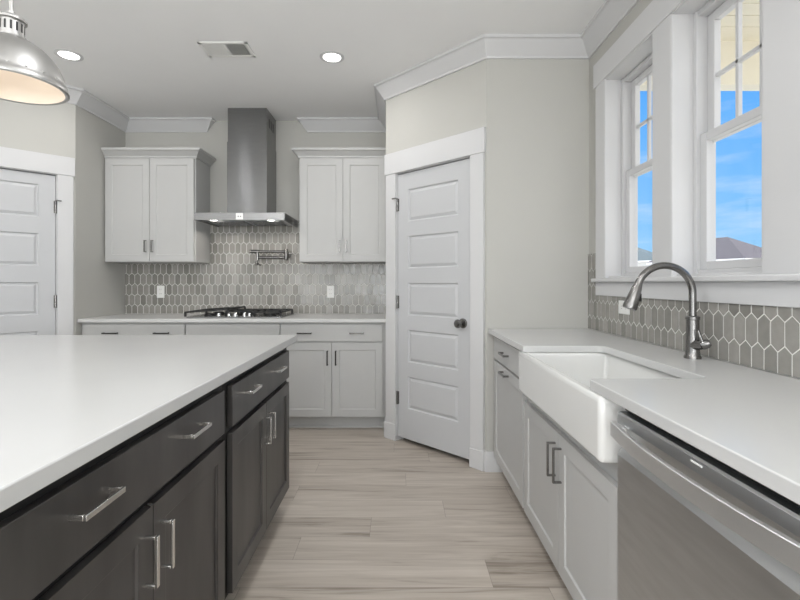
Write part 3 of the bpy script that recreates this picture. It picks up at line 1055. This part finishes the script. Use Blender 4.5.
def grate(cx, w, tilt):
    g = MB()
    z0, z1 = 0.040, 0.053
    d0, d1 = -0.215, 0.215
    if cx == 0.0:
        d0 = -0.09
    b = 0.011
    g.box(-w / 2, w / 2, d0, d0 + b, z0, z1).box(-w / 2, w / 2, d1 - b, d1, z0, z1).box(-w / 2, -w / 2 + b, d0, d1, z0, z1).box(w / 2 - b, w / 2, d0, d1, z0, z1)
    g.box(-w / 2, w / 2, (d0 + d1) / 2 - b / 2, (d0 + d1) / 2 + b / 2, z0, z1)
    for x_ in (-0.06, 0.06):
        g.box(x_ - b / 2, x_ + b / 2, d0, d1, z0, z1)
    for x_ in (-w / 2 + b / 2, w / 2 - b / 2):
        for y_ in (d0 + b / 2, d1 - b / 2):
            g.prism([(x_ - 0.008, y_ - 0.008), (x_ + 0.008, y_ - 0.008), (x_ + 0.008, y_ + 0.008), (x_ - 0.008, y_ + 0.008)], 0.0095, z0 + 0.002)
    mt = Matrix.Translation((cx, 0, 0)) if not tilt else Matrix.Translation((cx, 0, 0.012)) @ Matrix.Rotation(R(-tilt), 4, 'Y')
    g.xf(mt)
    o = g.build('grate', M['iron'], gk, bevel=0.002)
    return o


grate(-0.235, 0.37, 4.0)      # lies askew, its right edge lifted onto the middle grate
grate(0.0, 0.255, 0)
grate(0.258, 0.255, 0)
for i, kx in enumerate((-0.145, -0.072, -0.005, 0.06, 0.115)):
    ky = -0.185 if i % 2 == 0 else -0.150
    MB().lathe([(0.0, 0.009), (0.021, 0.009), (0.021, 0.014), (0.017, 0.016), (0.015, 0.036), (0.013, 0.038), (0, 0.038)], (kx, ky, 0), 20).build('knob', M['chrome'], gk)

# ------------------------------------------------------------------ pot filler
pf = empty('pot_filler', (-1.044, 4.3695, 1.47), 0, label='folded metal pot filler on the tile above the cooktop', cat='pot filler')
MB().lathe([(0, 0), (0.030, 0), (0.030, -0.008), (0.016, -0.014), (0.014, -0.075), (0, -0.075)], (0, 0, 0.0), 24, axis='y').build('wall_flange', M['nickel_dark'], pf)
MB().lathe([(0, -0.052), (0.015, -0.052), (0.017, -0.045), (0.017, 0.045), (0.015, 0.052), (0, 0.052)], (0, -0.075, 0), 20).build('swivel_post', M['nickel_dark'], pf)
MB().tube([(0, -0.075, 0.028), (-0.325, -0.075, 0.028)], 0.0125, 14).build('upper_arm', M['nickel_dark'], pf)
MB().tube([(-0.010, -0.095, -0.028), (-0.262, -0.095, -0.028)], 0.0125, 14).build('lower_arm', M['nickel_dark'], pf)
ev = MB().lathe([(0, -0.050), (0.014, -0.050), (0.015, 0.018), (0, 0.018)], (-0.262, -0.095, 0), 18)
ev.tube([(-0.262, -0.095, -0.045), (-0.268, -0.105, -0.07), (-0.268, -0.11, -0.10)], [0.012, 0.012, 0.014], 14)
ev.build('outlet_spout', M['nickel_dark'], pf)
MB().lathe([(0, 0), (0.016, 0), (0.017, 0.02), (0.017, 0.07), (0.014, 0.085), (0, 0.085)], (-0.335, -0.085, 0.028), 18, axis='x').build('valve_handle', M['nickel_dark'], pf)
MB().tube([(-0.262, -0.095, -0.080), (-0.235, -0.115, -0.098), (-0.225, -0.12, -0.100)], [0.006, 0.006, 0.007], 10).build('lever', M['nickel_dark'], pf)

# ------------------------------------------------------------------ pendant lamp over the island
pl = empty('pendant_lamp', (-1.345, 1.60, 1.885), 0, label='dome pendant lamp of brushed nickel above the island', cat='pendant lamp')
outer = [(0.152, 0.0015), (0.160, -0.0015), (0.166, 0.002), (0.166, 0.006), (0.163, 0.020), (0.158, 0.024), (0.157, 0.036), (0.150, 0.060), (0.138, 0.088), (0.120, 0.115), (0.098, 0.137), (0.072, 0.155), (0.048, 0.166), (0.040, 0.170)]
MB().lathe(outer, seg=56).build('shade', M['lamp_nickel'], pl, smooth=50)
inner = [(0.153, 0.0020), (0.1525, 0.022), (0.152, 0.036), (0.145, 0.058), (0.133, 0.085), (0.115, 0.110), (0.093, 0.131), (0.068, 0.149), (0.04, 0.160), (0.0, 0.162)]
MB().lathe(inner, seg=56).build('shade_liner', M['liner'], pl, smooth=50)['label'] = 'white enamelled inside of the shade'
rvo = None
for k in range(20):
    a = 2 * PI * k / 20
    if rvo is None:
        rvo = MB().lathe([(0.0045, 0.0), (0.0035, 0.003), (0.0, 0.004)], (0, 0, 0), 8).build('rivet', M['lamp_nickel'], pl)
        r_o = rvo
    else:
        r_o = rvo.copy()
        C.objects.link(r_o)
        r_o.parent = pl
    r_o.matrix_local = Matrix.Rotation(a, 4, 'Z') @ Matrix.Translation((0.156, 0, 0.032)) @ Matrix.Rotation(R(84), 4, 'Y')
cp_ = MB().lathe([(0.040, 0.168), (0.043, 0.171), (0.043, 0.176), (0.037, 0.179), (0.037, 0.226), (0.045, 0.229), (0.045, 0.236), (0.030, 0.246), (0.012, 0.252), (0.012, 0.262), (0.0, 0.262)], seg=36)
co = cp_.build('socket_housing', M['lamp_nickel'], pl, smooth=40)
so_ = None
for k in range(14):
    if so_ is None:
        so_ = MB().box(0.0366, 0.0376, -0.0030, 0.0030, 0.190, 0.220).build('vent_slot', M['slot'], co)
        q_ = so_
    else:
        q_ = so_.copy()
        C.objects.link(q_)
        q_.parent = co
    q_.rotation_euler = (0, 0, 2 * PI * k / 14)
MB().tube([(0, 0, 0.26), (0, 0, H - 1.885 - 0.018)], 0.0065, 14).build('stem', M['lamp_nickel'], pl)
MB().lathe([(0.0, H - 1.885), (0.06, H - 1.885), (0.06, H - 1.885 - 0.012), (0.045, H - 1.885 - 0.022), (0, H - 1.885 - 0.024)], seg=32).build('ceiling_plate', M['lamp_nickel'], pl)
MB().lathe([(0.0, 0.062), (0.016, 0.066), (0.026, 0.080), (0.029, 0.096), (0.024, 0.116), (0.014, 0.134), (0.013, 0.16), (0, 0.16)], seg=24).build('bulb', M['bulb'], pl)
light('pendant_glow', 'POINT', (0, 0, 0.045), (0, 0, 0), 0.15, (1, 0.88, 0.76), 0.03, parent=pl)

# ------------------------------------------------------------------ recessed ceiling lights and vent
def downlight(x, y, label, vis=True):
    o = empty('recessed_light', (x, y, H), 0, label=label, cat='ceiling light', group=None)
    MB().lathe([(0.060, -0.0005), (0.083, -0.0005), (0.083, -0.004), (0.078, -0.006), (0.064, -0.007), (0.060, -0.004), (0.060, -0.0005)], seg=36).build('trim_ring', M['trim'], o)
    MB().lathe([(0.0, -0.004), (0.056, -0.004), (0.061, -0.001)], seg=36).build('lens', M['lens'], o)
    light('ceiling_disc_light', 'AREA', (0, 0, -0.012), (0, 0, 0), 5.0, (1, 0.98, 0.96), 0.11, parent=o, shape='DISK')


downlight(-0.451, 3.145, 'round recessed ceiling light between hood and pantry')
downlight(-2.23, 3.117, 'round recessed ceiling light beside the pendant lamp, at left')

vt = empty('ceiling_vent', (-1.127, 3.04, H), 0, label='white louvred air vent in the ceiling', cat='ceiling vent')
vw, vd = 0.160, 0.098
MB().box(-vw, vw, -vd, -vd + 0.022, -0.007, 0).box(-vw, vw, vd - 0.022, vd, -0.007, 0).box(-vw, -vw + 0.022, -vd, vd, -0.007, 0).box(vw - 0.022, vw, -vd, vd, -0.007, 0).box(-0.006, 0.006, -vd, vd, -0.006, 0).build('frame', M['plastic'], vt, bevel=0.002)
MB().box(-vw + 0.01, vw - 0.01, -vd + 0.01, vd - 0.01, -0.0012, -0.0002).build('duct', M['slot'], vt)
for sgn in (-1, 1):
    for i in range(9):
        xx = sgn * (0.014 + i * 0.0148)
        lv_ = MB().box(-0.0075, 0.0075, -vd + 0.022, vd - 0.022, -0.0005, 0.0005).build('louvre', M['plastic'], vt, smooth=0)
        lv_.location = (xx, 0, -0.0046)
        lv_.rotation_euler = (0, sgn * R(33), 0)

# ------------------------------------------------------------------ outside
S(MB().box(-150, 220, -150, 220, -0.7, -0.6).build('ground', M['ground']), 'pale ground outside', 'ground')
S(MB().box(1.40, 4.2, 1.2, 3.72, 3.1, 3.16).build('porch_ceiling', M['porch']), 'cream boarded porch ceiling beyond the windows', 'porch ceiling')
pb = MB().box(1.40, 4.3, 3.60, 3.72, 2.758, 3.1)
S(pb.build('porch_beam', M['porch']), 'cream porch beam beyond the windows', 'beam')
pls = MB()
for i in range(16):
    pls.box(1.41, 4.19, 1.25 + i * 0.143, 1.25 + i * 0.143 + 0.135, 3.092, 3.1005)
S(pls.build('porch_boards', M['porch'], bevel=0.003), 'boards of the porch ceiling', 'porch ceiling')


def house(corner, rotz, w, dep, eave, peak, roof_m, label):
    """corner: world xy of the near eave corner = local (w/2, -dep/2)"""
    c, s = math.cos(rotz), math.sin(rotz)
    lx, ly = w / 2, -dep / 2
    ox, oy = corner[0] - (lx * c - ly * s), corner[1] - (lx * s + ly * c)
    root = empty('house', (ox, oy, -0.6), rotz, label=label, cat='house')
    e_, p_ = eave + 0.6, peak + 0.6
    a, b, k = w / 2, dep / 2, dep / 2
    ov = 0.45
    wl = MB().box(-a + ov, a - ov, -b + ov, b - ov, 0, e_ - 0.05)
    wl.build('walls', M['siding'], root)
    rf = MB()
    vs = [(-a, -b, e_), (a, -b, e_), (a, b, e_), (-a, b, e_), (-a + k, 0, p_), (a - k, 0, p_)]
    rf.add(vs, [(0, 1, 5, 4), (1, 2, 5), (2, 3, 4, 5), (3, 0, 4), (3, 2, 1, 0)])
    rf.build('roof', roof_m, root, smooth=0)
    fa = MB()
    t = 0.04
    fa.box(-a, a, -b, -b + t, e_ - 0.22, e_ - 0.005).box(-a, a, b - t, b, e_ - 0.22, e_ - 0.005).box(-a, -a + t, -b, b, e_ - 0.22, e_ - 0.005).box(a - t, a, -b, b, e_ - 0.22, e_ - 0.005)
    fa.build('fascia', M['trim'], root)
    for xx in (-a * 0.5, 0.0, a * 0.55):
        MB().box(xx - 0.5, xx + 0.5, -b + ov - 0.03, -b + ov + 0.02, 1.2, 2.7).build('window', M['slot'], root)
    return root


house((30.2, 40.0), R(-68), 9.9, 8.2, 3.38, 5.75, M['roof'], 'neighbouring house with grey-brown hip roof seen through the near window')
house((36.5, 65.5), R(-52), 16, 9.5, 4.45, 6.9, M['roof_b'], 'white neighbouring house with slate roof seen through the far window')
